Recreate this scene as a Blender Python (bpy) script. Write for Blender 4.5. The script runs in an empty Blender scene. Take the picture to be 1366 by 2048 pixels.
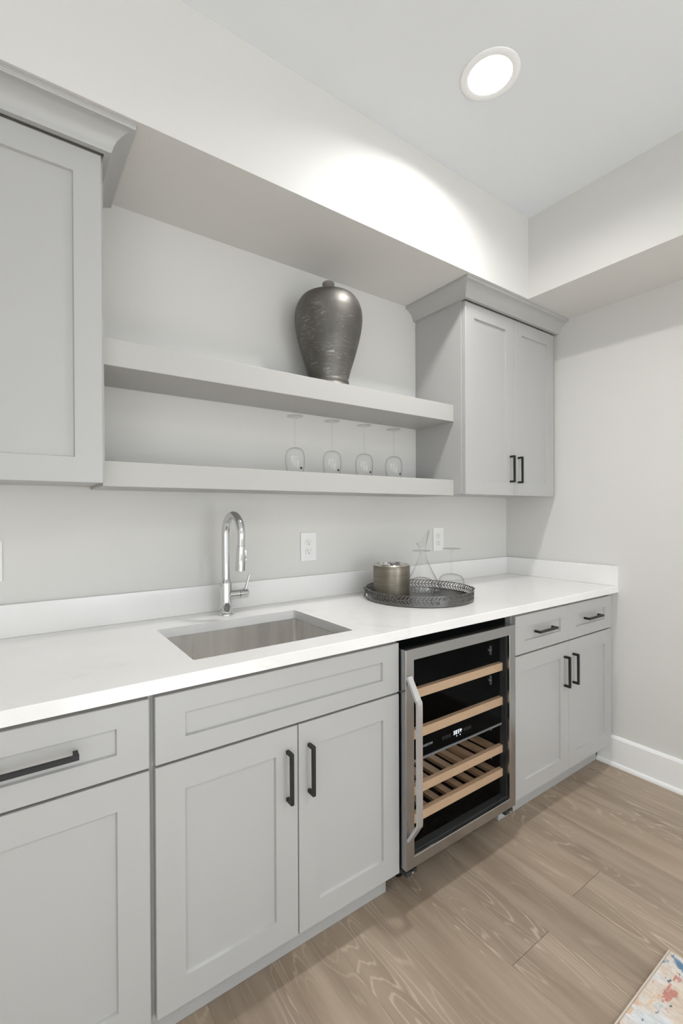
import bpy, bmesh, math, random
from mathutils import Vector, Matrix
random.seed(7)
sc = bpy.context.scene
COL = sc.collection
PI = math.pi

# ------------------------------------------------------------------ camera
cam_d = bpy.data.cameras.new('camera'); cam = bpy.data.objects.new('camera', cam_d); COL.objects.link(cam)
sc.camera = cam
cam_d.sensor_fit = 'HORIZONTAL'; cam_d.sensor_width = 36.0
cam_d.lens = 917.54 / 1366 * 36.0
cam_d.shift_x = 18.47 / 1366; cam_d.shift_y = 6.69 / 1366
cam_d.clip_start = 0.02
_r = Vector((0.82100, -0.57091, -0.00420)).normalized()
_f = Vector((0.57089, 0.82101, -0.00560)).normalized()
_u = _r.cross(_f).normalized(); _r = _f.cross(_u).normalized()
cam.matrix_world = Matrix(((_r.x, _u.x, -_f.x, -2.5153), (_r.y, _u.y, -_f.y, -1.7244), (_r.z, _u.z, -_f.z, 1.2909), (0, 0, 0, 1)))

# ------------------------------------------------------------------ world, lights, exposure
sc.view_settings.view_transform = 'Standard'; sc.view_settings.look = 'None'
sc.view_settings.gamma = 1.0; sc.view_settings.use_curve_mapping = False
sc.view_settings.exposure = 0.06
sc.cycles.transparent_max_bounces = 32
sc.cycles.max_bounces = 14; sc.cycles.diffuse_bounces = 6; sc.cycles.glossy_bounces = 6; sc.cycles.transmission_bounces = 10
sc.cycles.caustics_reflective = False; sc.cycles.caustics_refractive = False
sc.cycles.sample_clamp_indirect = 6.0
w = bpy.data.worlds.new('sky'); sc.world = w; w.use_nodes = True
w.node_tree.nodes['Background'].inputs[0].default_value = (0.86, 0.93, 1.0, 1)
w.node_tree.nodes['Background'].inputs[1].default_value = 1.0
CAN_W, WIN_W, SUN_W = 14.2, 18.5, 36.0
XL_ = -4.6
CANS = [(-1.2, -0.765), (-3.3, -2.7), (-1.2, -3.0), (-3.15, -4.2)]
def area(name, loc, size, power, color, direction, size_y=None, shape='RECTANGLE', spread=PI):
    l = bpy.data.lights.new(name, 'AREA'); l.shape = shape; l.size = size
    if size_y: l.size_y = size_y
    l.energy = power; l.color = color; l.spread = spread
    o = bpy.data.objects.new(name, l); COL.objects.link(o); o.location = loc
    o.rotation_euler = Vector(direction).to_track_quat('-Z', 'Y').to_euler()
    return o
# added area lamps at unseen windows behind the camera, tilted up as fill
area('window_fill', (-3.3, -4.93, 1.12), 1.4, WIN_W * .5, (0.85, 0.93, 1.0), (0, 1, .55), 1.9)
area('window_fill', (-1.3, -4.93, 1.12), 1.4, WIN_W * 1.8, (0.85, 0.93, 1.0), (0, 1, .55), 1.9)
CEIL = 2.749
area('window_fill', (XL_ + .06, -3.9, .85), 1.3, WIN_W * 1.15, (0.82, 0.92, 1.0), (1, 0, .15), 1.4)  # added fill lamp at the left opening, lifts the lower right side
# added sun on the floor behind the camera; its bounce lifts the soffit undersides
sd = bpy.data.lights.new('bounce_sun', 'SUN'); sd.energy = SUN_W; sd.angle = .02; sd.color = (.80, .91, 1.0)
so = bpy.data.objects.new('bounce_sun', sd); COL.objects.link(so); so.rotation_euler = Vector((-.08, .78, -.64)).to_track_quat('-Z', 'Y').to_euler()
for i, (x, y) in enumerate(CANS):
    area('can_light', (x, y, CEIL + 0.022), 0.125, CAN_W, (1.0, 0.99, 0.97), (0, 0, -1), shape='DISK', spread=math.radians(163))

# ------------------------------------------------------------------ helpers: materials
def nmat(name):
    m = bpy.data.materials.new(name); m.use_nodes = True
    nt = m.node_tree; b = nt.nodes['Principled BSDF']
    return m, nt, b
def node(nt, t, **kw):
    n = nt.nodes.new(t)
    for k, v in kw.items():
        if isinstance(k, str) and hasattr(n, k): setattr(n, k, v)
    return n
def lk(nt, a, b): nt.links.new(a, b)
def math_n(nt, op, a, b=None, clamp=False):
    n = nt.nodes.new('ShaderNodeMath'); n.operation = op; n.use_clamp = clamp
    for i, v in enumerate((a, b)):
        if v is None: continue
        if isinstance(v, (int, float)): n.inputs[i].default_value = v
        else: nt.links.new(v, n.inputs[i])
    return n.outputs[0]
def noise(nt, vec, scale, detail=4, rough=.5, dist=0.0):
    n = nt.nodes.new('ShaderNodeTexNoise'); n.inputs['Scale'].default_value = scale
    n.inputs['Detail'].default_value = detail; n.inputs['Roughness'].default_value = rough; n.inputs['Distortion'].default_value = dist
    if vec is not None: nt.links.new(vec, n.inputs['Vector'])
    return n
def ramp(nt, fac, stops, interp='LINEAR'):
    n = nt.nodes.new('ShaderNodeValToRGB'); e = n.color_ramp.elements; n.color_ramp.interpolation = interp
    while len(e) < len(stops): e.new(0.5)
    for q, (p, c) in zip(e, stops):
        q.position = p; q.color = c if len(c) == 4 else (*c, 1)
    nt.links.new(fac, n.inputs[0]); return n.outputs[0]
def mixc(nt, fac, a, b, mode='MIX'):
    n = nt.nodes.new('ShaderNodeMix'); n.data_type = 'RGBA'; n.blend_type = mode
    for s, v in ((n.inputs[0], fac), (n.inputs[6], a), (n.inputs[7], b)):
        if isinstance(v, (int, float)): s.default_value = v
        elif isinstance(v, tuple): s.default_value = v if len(v) == 4 else (*v, 1)
        else: nt.links.new(v, s)
    return n.outputs[2]
def objco(nt, scale=(1, 1, 1)):
    t = nt.nodes.new('ShaderNodeTexCoord'); m = nt.nodes.new('ShaderNodeMapping'); m.inputs['Scale'].default_value = scale
    nt.links.new(t.outputs['Object'], m.inputs[0]); return m.outputs[0]
def bump(nt, b, h, strength, dist=0.001):
    n = nt.nodes.new('ShaderNodeBump'); n.inputs['Strength'].default_value = strength; n.inputs['Distance'].default_value = dist
    nt.links.new(h, n.inputs['Height']); nt.links.new(n.outputs[0], b.inputs['Normal'])
def paint(name, c, rough=.5, var=.02, bstr=.05, bscale=350, spec=.4):
    m, nt, b = nmat(name)
    n = noise(nt, objco(nt), 2.2, 3)
    k = tuple(v * (1 - var) for v in c)
    lk(nt, ramp(nt, n.outputs[0], [(.3, k), (.7, c)]), b.inputs['Base Color'])
    b.inputs['Roughness'].default_value = rough; b.inputs['Specular IOR Level'].default_value = spec
    if bstr:
        n2 = noise(nt, objco(nt), bscale, 2); bump(nt, b, n2.outputs[0], bstr)
    return m
M = {}
M['wall'] = paint('wall_paint', (.665, .655, .632), .6, .015, .12, 260, .3)
M['ceiling'] = paint('ceiling_paint', (.755, .775, .80), .75, .01, .1, 200, .2)
M['cabinet'] = paint('grey_cabinet_paint', (.432, .430, .424), .33, .015, .02, 500, .45)
M['shelf'] = paint('shelf_paint', (.445, .437, .420), .45, .015, .03, 400, .4)
M['white'] = paint('bounce_wall_paint', (.86, .855, .845), .6, .01, .1, 260, .3)  # unseen walls made whiter to bounce more light back
M['trim'] = paint('white_trim_paint', (.86, .86, .855), .3, .01, .02, 300)
M['plastic'] = paint('white_plastic', (.80, .80, .79), .3, .005, 0)
M['fixture'] = paint('white_fixture_enamel', (.90, .90, .90), .4, .005, 0)
M['black'] = paint('matte_black_metal', (.012, .012, .013), .38, .1, .02, 600)
M['dark'] = paint('black_plastic', (.006, .006, .007), .45, .1, .03, 300)
M['inside'] = paint('cooler_liner', (.002, .0022, .0025), .6, .2, 0, 200, .03)
M['grey_plastic'] = paint('grey_plastic', (.22, .225, .23), .4, .05, 0)
M['gasket'] = paint('rubber_gasket', (.03, .033, .034), .5, .1, 0)
M['slot'] = paint('socket_slot', (.05, .05, .05), .6, .05, 0)
M['plastic_rim'] = paint('plastic_seam', (.55, .55, .55), .5, .02, 0)  # greyer plastic showing as a thin rim round each socket face
M['sticker'] = paint('dark_sticker', (.03, .03, .035), .4, .1, 0)
M['printing'] = paint('silver_printing', (.62, .63, .64), .4, .02, 0)
M['icon'] = paint('dim_icon_printing', (.10, .105, .11), .4, .02, 0)

def metal(name, c, rough, stretch=None, var=.06, bstr=.0, aniso=0.0):
    m, nt, b = nmat(name)
    v = objco(nt, stretch or (1, 1, 1)); n = noise(nt, v, 60 if stretch else 8, 4)
    lk(nt, ramp(nt, n.outputs[0], [(.3, tuple(q * (1 - var) for q in c)), (.7, c)]), b.inputs['Base Color'])
    b.inputs['Metallic'].default_value = 1.0
    r = math_n(nt, 'MULTIPLY_ADD', n.outputs[0], .1); r.node.inputs[2].default_value = max(0, rough - .05)
    lk(nt, r, b.inputs['Roughness']); b.inputs['Anisotropic'].default_value = aniso
    if bstr: bump(nt, b, n.outputs[0], bstr, .0006)
    return m
M['chrome'] = metal('chrome', (.64, .645, .65), .05, None, .01)
M['steel'] = metal('brushed_steel', (.43, .43, .43), .24, (1, 1, 30), .07, .05)
M['steel_h'] = metal('brushed_steel_horizontal', (.43, .43, .43), .24, (1, 30, 30), .07, .05)
M['sink_steel'] = metal('sink_steel', (.93, .915, .895), .28, (.35, .35, .02), .16, 0)  # soft vertical streaks of reflection are put into the colour
M['handle_steel'] = metal('satin_aluminium', (.74, .74, .76), .32, (30, 30, 1), .04)
M['pewter'] = metal('dark_pewter', (.195, .19, .186), .34, None, .35, .15)
M['silver'] = metal('polished_silver', (.62, .61, .59), .12, None, .02)

def quartz():
    m, nt, b = nmat('white_quartz')
    v = objco(nt); n1 = noise(nt, v, 1.6, 6, .6, 1.2)
    d = math_n(nt, 'ABSOLUTE', math_n(nt, 'SUBTRACT', n1.outputs[0], .5))
    vein = ramp(nt, d, [(0, (1, 1, 1)), (.018, (.0, .0, .0))])
    msk = ramp(nt, noise(nt, v, 3.0, 3).outputs[0], [(.5, (0, 0, 0)), (.68, (1, 1, 1))])
    f = math_n(nt, 'MULTIPLY', math_n(nt, 'MULTIPLY', vein, msk), .22)
    base = ramp(nt, noise(nt, v, 5, 5).outputs[0], [(.3, (.81, .80, .788)), (.7, (.845, .836, .826))])
    lk(nt, mixc(nt, f, base, (.55, .54, .53)), b.inputs['Base Color'])
    b.inputs['Roughness'].default_value = .12; b.inputs['Specular IOR Level'].default_value = .5
    return m
M['quartz'] = quartz()

def thin_glass(name, tint=(1, 1, 1), edge=(.62, .64, .64), refl=1.0, epow=3.0, body=0.0):
    m = bpy.data.materials.new(name); m.use_nodes = True; nt = m.node_tree
    nt.nodes.remove(nt.nodes['Principled BSDF']); out = nt.nodes['Material Output']
    lw = nt.nodes.new('ShaderNodeLayerWeight'); lw.inputs[0].default_value = .5
    tr = nt.nodes.new('ShaderNodeBsdfTransparent'); gl = nt.nodes.new('ShaderNodeBsdfGlossy'); gl.inputs['Roughness'].default_value = .02
    e = math_n(nt, 'POWER', lw.outputs['Facing'], epow)
    lk(nt, mixc(nt, e, tint, edge), tr.inputs[0])
    mx = nt.nodes.new('ShaderNodeMixShader')
    sch = math_n(nt, 'MULTIPLY_ADD', math_n(nt, 'POWER', lw.outputs['Facing'], 5.0), .96); sch.node.inputs[2].default_value = .04
    lk(nt, math_n(nt, 'MINIMUM', math_n(nt, 'MULTIPLY', sch, refl, True), .35), mx.inputs[0]); lk(nt, tr.outputs[0], mx.inputs[1]); lk(nt, gl.outputs[0], mx.inputs[2])
    lk(nt, mx.outputs[0], out.inputs[0]); return m
M['glass'] = thin_glass('clear_thin_glass', (.995, .995, .995), (.42, .43, .43), 1.2, 4.5)
M['glass_stem'] = thin_glass('clear_stem_glass', (.985, .985, .985), (.62, .63, .63), 1.0, 5.0)
M['door_glass'] = thin_glass('tinted_door_glass', (.93, .935, .935), (.5, .5, .5), .12, 4.0)
M['window_glass'] = thin_glass('window_glass', (.98, .99, .99), (.8, .85, .85), .8, 4.0)

def emit(name, c, s):
    m = bpy.data.materials.new(name); m.use_nodes = True; nt = m.node_tree
    nt.nodes.remove(nt.nodes['Principled BSDF']); e = nt.nodes.new('ShaderNodeEmission')
    e.inputs[0].default_value = (*c, 1); e.inputs[1].default_value = s; lk(nt, e.outputs[0], nt.nodes['Material Output'].inputs[0]); return m
M['lens'] = emit('lamp_lens', (1, .98, .95), 6.0)
M['led'] = emit('led_digits', (.85, .93, 1), 2.2)

def wood(name, a, b_, scale=1.0):
    m, nt, b = nmat(name)
    n = noise(nt, objco(nt, (6, 90, 90)), 3 * scale, 5, .6)
    lk(nt, ramp(nt, n.outputs[0], [(.3, a), (.7, b_)]), b.inputs['Base Color']); b.inputs['Roughness'].default_value = .5
    return m
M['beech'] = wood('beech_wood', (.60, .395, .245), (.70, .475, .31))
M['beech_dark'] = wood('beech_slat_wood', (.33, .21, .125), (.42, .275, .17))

def floor_mat():
    m, nt, b = nmat('oak_vinyl_plank')
    uv = nt.nodes.new('ShaderNodeUVMap'); uv.uv_map = 'plank'
    at = nt.nodes.new('ShaderNodeAttribute'); at.attribute_name = 'tone'
    sep = nt.nodes.new('ShaderNodeSeparateXYZ'); lk(nt, uv.outputs[0], sep.inputs[0])
    u, v = sep.outputs[0], sep.outputs[1]
    def vec(sx, sy, so=37.0):
        c = nt.nodes.new('ShaderNodeCombineXYZ')
        lk(nt, math_n(nt, 'MULTIPLY', u, sx), c.inputs[0]); lk(nt, math_n(nt, 'MULTIPLY', v, sy), c.inputs[1])
        lk(nt, math_n(nt, 'MULTIPLY', at.outputs['Fac'], so), c.inputs[2]); return c.outputs[0]
    # cathedral grain: contour lines of a long soft noise
    g = noise(nt, vec(7.0, 1.15), 1.0, 2, .45, .25).outputs[0]
    fine = noise(nt, vec(260, 9), 1.0, 3, .6).outputs[0]
    gg = math_n(nt, 'ADD', math_n(nt, 'MULTIPLY', g, 26.0), math_n(nt, 'MULTIPLY', fine, .35))
    fr = math_n(nt, 'FRACT', gg)
    line = ramp(nt, fr, [(0, (0, 0, 0)), (.70, (0, 0, 0)), (.86, (1, 1, 1)), (.97, (0, 0, 0))])
    mask = ramp(nt, noise(nt, vec(5.0, 1.3, 91.0), 1.0, 3, .55).outputs[0], [(.42, (0, 0, 0)), (.60, (1, 1, 1))])
    pores = ramp(nt, noise(nt, vec(330, 7, 53), 1.0, 2, .6).outputs[0], [(.56, (0, 0, 0)), (.74, (1, 1, 1))])
    soft = noise(nt, vec(16, 1.6, 17.0), 1.0, 4, .55).outputs[0]
    c0 = ramp(nt, soft, [(.28, (.268, .204, .151)), (.5, (.348, .273, .207)), (.75, (.42, .336, .26))])
    tone = ramp(nt, at.outputs['Fac'], [(0, (.90, .90, .91)), (.5, (1, 1, 1)), (1, (1.08, 1.07, 1.05))])
    c1 = mixc(nt, 1.0, c0, tone, 'MULTIPLY')
    c2 = mixc(nt, math_n(nt, 'MULTIPLY', pores, .3), c1, (.52, .42, .32))
    c3 = mixc(nt, math_n(nt, 'MULTIPLY', math_n(nt, 'MULTIPLY', line, mask), .8), c2, (.58, .48, .375))
    knot = ramp(nt, noise(nt, vec(9, 2.6, 71), 1.0, 2, .5).outputs[0], [(.68, (0, 0, 0)), (.80, (1, 1, 1))])
    c4 = mixc(nt, math_n(nt, 'MULTIPLY', knot, .5), c3, (.15, .112, .08))
    lk(nt, c4, b.inputs['Base Color'])
    b.inputs['Roughness'].default_value = .42; b.inputs['Specular IOR Level'].default_value = .35
    bump(nt, b, fine, .05, .0005)
    return m
M['floor'] = floor_mat()

def vase_mat():
    m, nt, b = nmat('scratched_dark_pewter_glaze')
    v = objco(nt, (6, 6, 40)); n = noise(nt, v, 4.2, 9, .75, .8)
    brush = ramp(nt, n.outputs[0], [(.53, (0, 0, 0)), (.66, (1, 1, 1))])
    msk = ramp(nt, noise(nt, objco(nt), 13, 4, .6).outputs[0], [(.42, (0, 0, 0)), (.60, (1, 1, 1))])
    f = math_n(nt, 'MULTIPLY', math_n(nt, 'MULTIPLY', brush, msk), .75)
    base = ramp(nt, noise(nt, objco(nt), 6, 4).outputs[0], [(.3, (.10, .094, .085)), (.7, (.175, .165, .152))])
    lk(nt, mixc(nt, f, base, (.52, .50, .47)), b.inputs['Base Color'])
    b.inputs['Metallic'].default_value = .8; b.inputs['Roughness'].default_value = .48
    bump(nt, b, n.outputs[0], .25, .0012)
    return m
M['vase'] = vase_mat()
M['vase_neck'] = paint('brown_stone_knob', (.27, .235, .205), .6, .3, .1, 120)

def bucket_mat():
    m, nt, b = nmat('antique_brass_embossed')
    t = nt.nodes.new('ShaderNodeUVMap'); t.uv_map = 'UVMap'
    br = nt.nodes.new('ShaderNodeTexBrick'); br.inputs['Scale'].default_value = 1.0
    br.inputs['Brick Width'].default_value = .0105; br.inputs['Row Height'].default_value = .0058; br.inputs['Mortar Size'].default_value = .0006
    lk(nt, t.outputs[0], br.inputs['Vector'])
    n = noise(nt, objco(nt, (1.2, 1.2, 22)), 6, 4)
    base = ramp(nt, n.outputs[0], [(.3, (.185, .163, .128)), (.7, (.275, .248, .20))])
    lk(nt, mixc(nt, math_n(nt, 'MULTIPLY', br.outputs['Fac'], .42), base, (.10, .085, .066)), b.inputs['Base Color'])
    b.inputs['Metallic'].default_value = .9; b.inputs['Roughness'].default_value = .36
    bump(nt, b, math_n(nt, 'SUBTRACT', 1.0, br.outputs['Fac']), .4, .0008)
    return m
M['bucket'] = bucket_mat()

def rug_mat():
    m, nt, b = nmat('abstract_woven_rug')
    v = objco(nt); vs = objco(nt, (1, 1.8, 1))
    base = ramp(nt, noise(nt, v, 9, 5, .65, .4).outputs[0], [(.30, (.58, .46, .36)), (.45, (.66, .58, .50)), (.56, (.66, .66, .66)), (.72, (.56, .62, .66))])
    wv = noise(nt, objco(nt, (1, .35, 1)), 160, 2).outputs[0]
    c = base
    for sc_, off, lo, hi, col, k in ((14, (3.1, 1.7, 0), .60, .64, (.50, .20, .17), .85), (19, (9.3, 4.2, 0), .62, .66, (.62, .42, .28), .8),
                                     (12, (21.7, 8.8, 0), .60, .645, (.40, .50, .56), .8), (26, (5.3, 13.7, 0), .655, .69, (.07, .10, .15), .9)):
        mp = nt.nodes.new('ShaderNodeMapping'); mp.inputs['Location'].default_value = off; lk(nt, vs, mp.inputs[0])
        f = ramp(nt, noise(nt, mp.outputs[0], sc_, 4, .6).outputs[0], [(lo, (0, 0, 0)), (hi, (1, 1, 1))])
        c = mixc(nt, math_n(nt, 'MULTIPLY', f, k), c, col)
    # blue figures gathered along the short end of the rug
    t = nt.nodes.new('ShaderNodeTexCoord'); s = nt.nodes.new('ShaderNodeSeparateXYZ'); lk(nt, t.outputs['Object'], s.inputs[0])
    band = ramp(nt, math_n(nt, 'MULTIPLY', s.outputs[0], -1.0), [(.012, (0, 0, 0)), (.022, (1, 1, 1)), (.06, (1, 1, 1)), (.075, (0, 0, 0))])
    blot = ramp(nt, noise(nt, v, 22, 3, .55).outputs[0], [(.40, (0, 0, 0)), (.47, (1, 1, 1))])
    c = mixc(nt, math_n(nt, 'MULTIPLY', math_n(nt, 'MULTIPLY', band, blot), .9), c, (.075, .20, .34))
    c = mixc(nt, .3, c, mixc(nt, 1.0, c, ramp(nt, wv, [(.3, (.6, .6, .6)), (.7, (1.3, 1.3, 1.3))]), 'MULTIPLY'))
    lk(nt, c, b.inputs['Base Color']); b.inputs['Roughness'].default_value = .95; b.inputs['Specular IOR Level'].default_value = .1
    bump(nt, b, wv, .5, .002)
    return m
M['rug'] = rug_mat()
M['rug_edge'] = paint('rug_binding', (.66, .58, .48), .95, .2, .4, 500, .1)

# ------------------------------------------------------------------ helpers: geometry
def obj(name, bm, m, parent=None, smooth=False, bevel=0.0, seg=2, auto=None):
    me = bpy.data.meshes.new(name)
    bmesh.ops.recalc_face_normals(bm, faces=bm.faces[:])
    if smooth:
        for f in bm.faces: f.smooth = True
    bm.to_mesh(me); bm.free()
    o = bpy.data.objects.new(name, me); COL.objects.link(o)
    for q in (m if isinstance(m, (list, tuple)) else [m]): me.materials.append(M[q] if isinstance(q, str) else q)
    if parent is not None: o.parent = parent
    if auto is not None:
        for e in me.edges: pass
        me.set_sharp_from_angle(angle=math.radians(auto))
    if bevel:
        b = o.modifiers.new('bevel', 'BEVEL'); b.width = bevel; b.segments = seg; b.limit_method = 'ANGLE'; b.angle_limit = math.radians(35)
    return o
def box(bm, x0, x1, y0, y1, z0, z1):
    vs = [bm.verts.new((x, y, z)) for z in (z0, z1) for y in (y0, y1) for x in (x0, x1)]
    for f in ((0, 1, 3, 2), (4, 6, 7, 5), (0, 4, 5, 1), (2, 3, 7, 6), (0, 2, 6, 4), (1, 5, 7, 3)):
        bm.faces.new([vs[i] for i in f])
    return vs
def BX(*a):
    bm = bmesh.new(); box(bm, *a); return bm
def thing(name, label, cat, loc=(0, 0, 0), rz=0, group=None):
    o = bpy.data.objects.new(name, None); COL.objects.link(o); o.location = loc; o.rotation_euler = (0, 0, rz)
    o.empty_display_size = .05
    o['label'] = label; o['category'] = cat
    if group: o['group'] = group
    return o
def tag(o, label, cat, group=None):
    o['label'] = label; o['category'] = cat
    if group: o['group'] = group
    return o
def struct(name, bm, m, parent=None, **k):
    o = obj(name, bm, m, parent, **k); o['kind'] = 'structure'; return o
def lathe(bm, prof, n=48, c=(0, 0, 0), cap0=True, cap1=True, uvr=None):
    rings = []
    for r, z in prof:
        if r < 1e-6: rings.append([bm.verts.new((c[0], c[1], c[2] + z))]); continue
        rings.append([bm.verts.new((c[0] + r * math.cos(2 * PI * k / n), c[1] + r * math.sin(2 * PI * k / n), c[2] + z)) for k in range(n)])
    for a, b in zip(rings, rings[1:]):
        for k in range(n):
            j = (k + 1) % n
            q = ([a[0]] if len(a) == 1 else [a[k], a[j]]) + ([b[0]] if len(b) == 1 else [b[j], b[k]])
            if len(q) >= 3: bm.faces.new(q)
    if cap0 and len(rings[0]) > 1: bm.faces.new(rings[0])
    if cap1 and len(rings[-1]) > 1: bm.faces.new(rings[-1])
    return rings
def LA(prof, **k):
    bm = bmesh.new(); lathe(bm, prof, **k); return bm
def spline(pts, n=12):
    out = []; P = [Vector(p) for p in pts]; P = [P[0] * 2 - P[1]] + P + [P[-1] * 2 - P[-2]]
    for i in range(1, len(P) - 2):
        a, b, c, d = P[i - 1:i + 3]
        for k in range(n):
            t = k / n
            out.append(.5 * ((2 * b) + (c - a) * t + (2 * a - 5 * b + 4 * c - d) * t * t + (3 * b - a - 3 * c + d) * t ** 3))
    out.append(P[-2]); return out
def smooth_prof(pts, n=8): return [(max(0, p.x), p.y) for p in spline([(r, z, 0) for r, z in pts], n)]
def sweep(bm, path, section, up=Vector((0, 0, 1)), cap=True, radii=None):
    """section: list of (a, b) in the plane across the path"""
    rings = []; n = len(path); side0 = None
    for i, p in enumerate(path):
        t = (path[min(i + 1, n - 1)] - path[max(i - 1, 0)]).normalized()
        if side0 is None:
            u_ = up if abs(t.dot(up)) < .95 else Vector((0, 1, 0))
            side0 = t.cross(u_).normalized()
        s = (side0 - t * side0.dot(t)).normalized(); side0 = s; nn = s.cross(t)
        k = radii[i] if radii else 1.0
        rings.append([bm.verts.new(p + s * a * k + nn * b * k) for a, b in section])
    m = len(section)
    for A, B in zip(rings, rings[1:]):
        for k in range(m): bm.faces.new((A[k], A[(k + 1) % m], B[(k + 1) % m], B[k]))
    if cap: bm.faces.new(rings[0][::-1]); bm.faces.new(rings[-1])
    return rings
def circ(r, n=20): return [(r * math.cos(2 * PI * k / n), r * math.sin(2 * PI * k / n)) for k in range(n)]

# ------------------------------------------------------------------ the setting
XL, YF = -4.6, -5.0
SOFZ, SOFD = 2.3507, 0.4037
def planks():
    bm = bmesh.new(); uvl = bm.loops.layers.uv.new('plank'); tl = bm.loops.layers.float_color.new('tone')
    W, L, g, gx = .187, 1.22, .0007, .00025
    rnd = random.Random(11)
    k0 = -22
    for k in range(k0, 6):
        x0 = -.796 + k * W; x1 = x0 + W
        if k == -1: off = -.9236
        elif k == -3: off = -.9482
        else: off = -.32 + rnd.uniform(-.14, .14)
        y = off + L * 2
        while y > YF - .01:
            ya, yb = max(y - L, YF), min(y, 0.0)
            if yb > YF and ya < 0 and yb - ya > .002:
                xa, xb = max(x0, XL), min(x1, 0.0)
                if xb - xa > .002:
                    t = rnd.random(); ov = rnd.uniform(0, 9)
                    v = [bm.verts.new(q) for q in ((xa + gx, ya + g, 0), (xb - gx, ya + g, 0), (xb - gx, yb - g, 0), (xa + gx, yb - g, 0))]
                    f = bm.faces.new(v)
                    for l in f.loops:
                        l[uvl].uv = (l.vert.co.x - x0, l.vert.co.y - y + ov); l[tl] = (t, t, t, 1)
            y -= L
    # the dark sub-layer that shows in the seams
    b = [bm.verts.new(q) for q in ((XL, YF, -.0012), (0, YF, -.0012), (0, 0, -.0012), (XL, 0, -.0012))]
    f = bm.faces.new(b); f.material_index = 1
    box(bm, XL, 0, YF, 0, -.06, -.002)
    bm.faces.ensure_lookup_table()
    for q in bm.faces[-6:]: q.material_index = 1
    return bm
M['seam'] = paint('plank_seam', (.10, .075, .055), .7, .1, 0)
fl = struct('floor', planks(), ['floor', 'seam'])
struct('ceiling', BX(XL, 0, YF, 0, CEIL + .06, CEIL + .16), 'ceiling')
def ceiling_holes():
    """the ceiling skin with a round opening for each recessed lamp"""
    bm = bmesh.new(); n = 40; R = .0705
    xs = sorted({XL, 0.0, *[c[0] - .12 for c in CANS], *[c[0] + .12 for c in CANS]})
    ys = sorted({YF, 0.0, *[c[1] - .12 for c in CANS], *[c[1] + .12 for c in CANS]})
    for xa, xb in zip(xs, xs[1:]):
        for ya, yb in zip(ys, ys[1:]):
            hit = [c for c in CANS if xa - 1e-6 < c[0] < xb and ya < c[1] < yb]
            if not hit:
                bm.faces.new([bm.verts.new(q) for q in ((xa, ya, CEIL), (xb, ya, CEIL), (xb, yb, CEIL), (xa, yb, CEIL))])
            else:
                cx_, cy_ = hit[0]
                def sq(a):
                    c_, s_ = math.cos(a), math.sin(a); k = .12 / max(abs(c_), abs(s_)); return (cx_ + c_ * k, cy_ + s_ * k, CEIL)
                o_ = [bm.verts.new(sq(2 * PI * k / n)) for k in range(n)]
                i_ = [bm.verts.new((cx_ + R * math.cos(2 * PI * k / n), cy_ + R * math.sin(2 * PI * k / n), CEIL)) for k in range(n)]
                for k in range(n): bm.faces.new((o_[k], o_[(k + 1) % n], i_[(k + 1) % n], i_[k]))
    bmesh.ops.remove_doubles(bm, verts=bm.verts[:], dist=1e-5)
    return bm
bpy.data.objects.remove(bpy.data.objects['ceiling'], do_unlink=True)
bmc = ceiling_holes(); box(bmc, XL, 0, YF, 0, CEIL + .06, CEIL + .16)
struct('ceiling', bmc, 'ceiling')
struct('wall_back', BX(XL, 0, 0, .12, 0, CEIL + .1), 'wall')
struct('wall_right', BX(0, .12, YF, .12, 0, CEIL + .1), 'wall')
bm = bmesh.new()
box(bm, XL - .12, XL, YF, -4.6, 0, CEIL + .1); box(bm, XL - .12, XL, -3.2, .12, 0, CEIL + .1)
box(bm, XL - .12, XL, -4.6, -3.2, 0, .06); box(bm, XL - .12, XL, -4.6, -3.2, 1.75, CEIL + .1)
struct('wall_left', bm, 'white')
bm = bmesh.new()
for q in ((.06, .12), (1.69, 1.75)): box(bm, XL - .09, XL - .04, -4.6, -3.2, q[0], q[1])
for q in ((-4.6, -4.55), (-3.25, -3.2), (-3.925, -3.875)): box(bm, XL - .09, XL - .04, q[0], q[1], .12, 1.69)
w3 = struct('window_3', bm, 'trim')  # unseen opening added to brighten the lower right side
obj('pane', BX(XL - .068, XL - .063, -4.55, -3.25, .12, 1.69), 'window_glass', w3)
WINS = [(-4.05, -2.55), (-2.05, -.55)]
def wall_front():
    bm = bmesh.new(); z0, z1 = .08, 2.15
    xs = [XL] + [v for q in WINS for v in q] + [0.0]
    box(bm, XL, 0, YF - .14, YF, 0, z0); box(bm, XL, 0, YF - .14, YF, z1, CEIL + .1)
    for i in (0, 2, 4): box(bm, xs[i], xs[i + 1], YF - .14, YF, z0, z1)
    return bm
struct('wall_front', wall_front(), 'white')
for i, (a, b) in enumerate(WINS):
    bm = bmesh.new()
    for q in ((a, b, .08, .14), (a, b, 2.09, 2.15), (a, b, 1.08, 1.13)): box(bm, q[0], q[1], YF - .11, YF - .05, q[2], q[3])
    for q in ((a, a + .05), (b - .05, b)): box(bm, q[0], q[1], YF - .11, YF - .05, .08, 2.15)
    wf = struct('window_%d' % (i + 1), bm, 'trim')
    obj('pane', BX(a + .05, b - .05, YF - .083, YF - .078, .14, 2.09), 'window_glass', wf)
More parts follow.
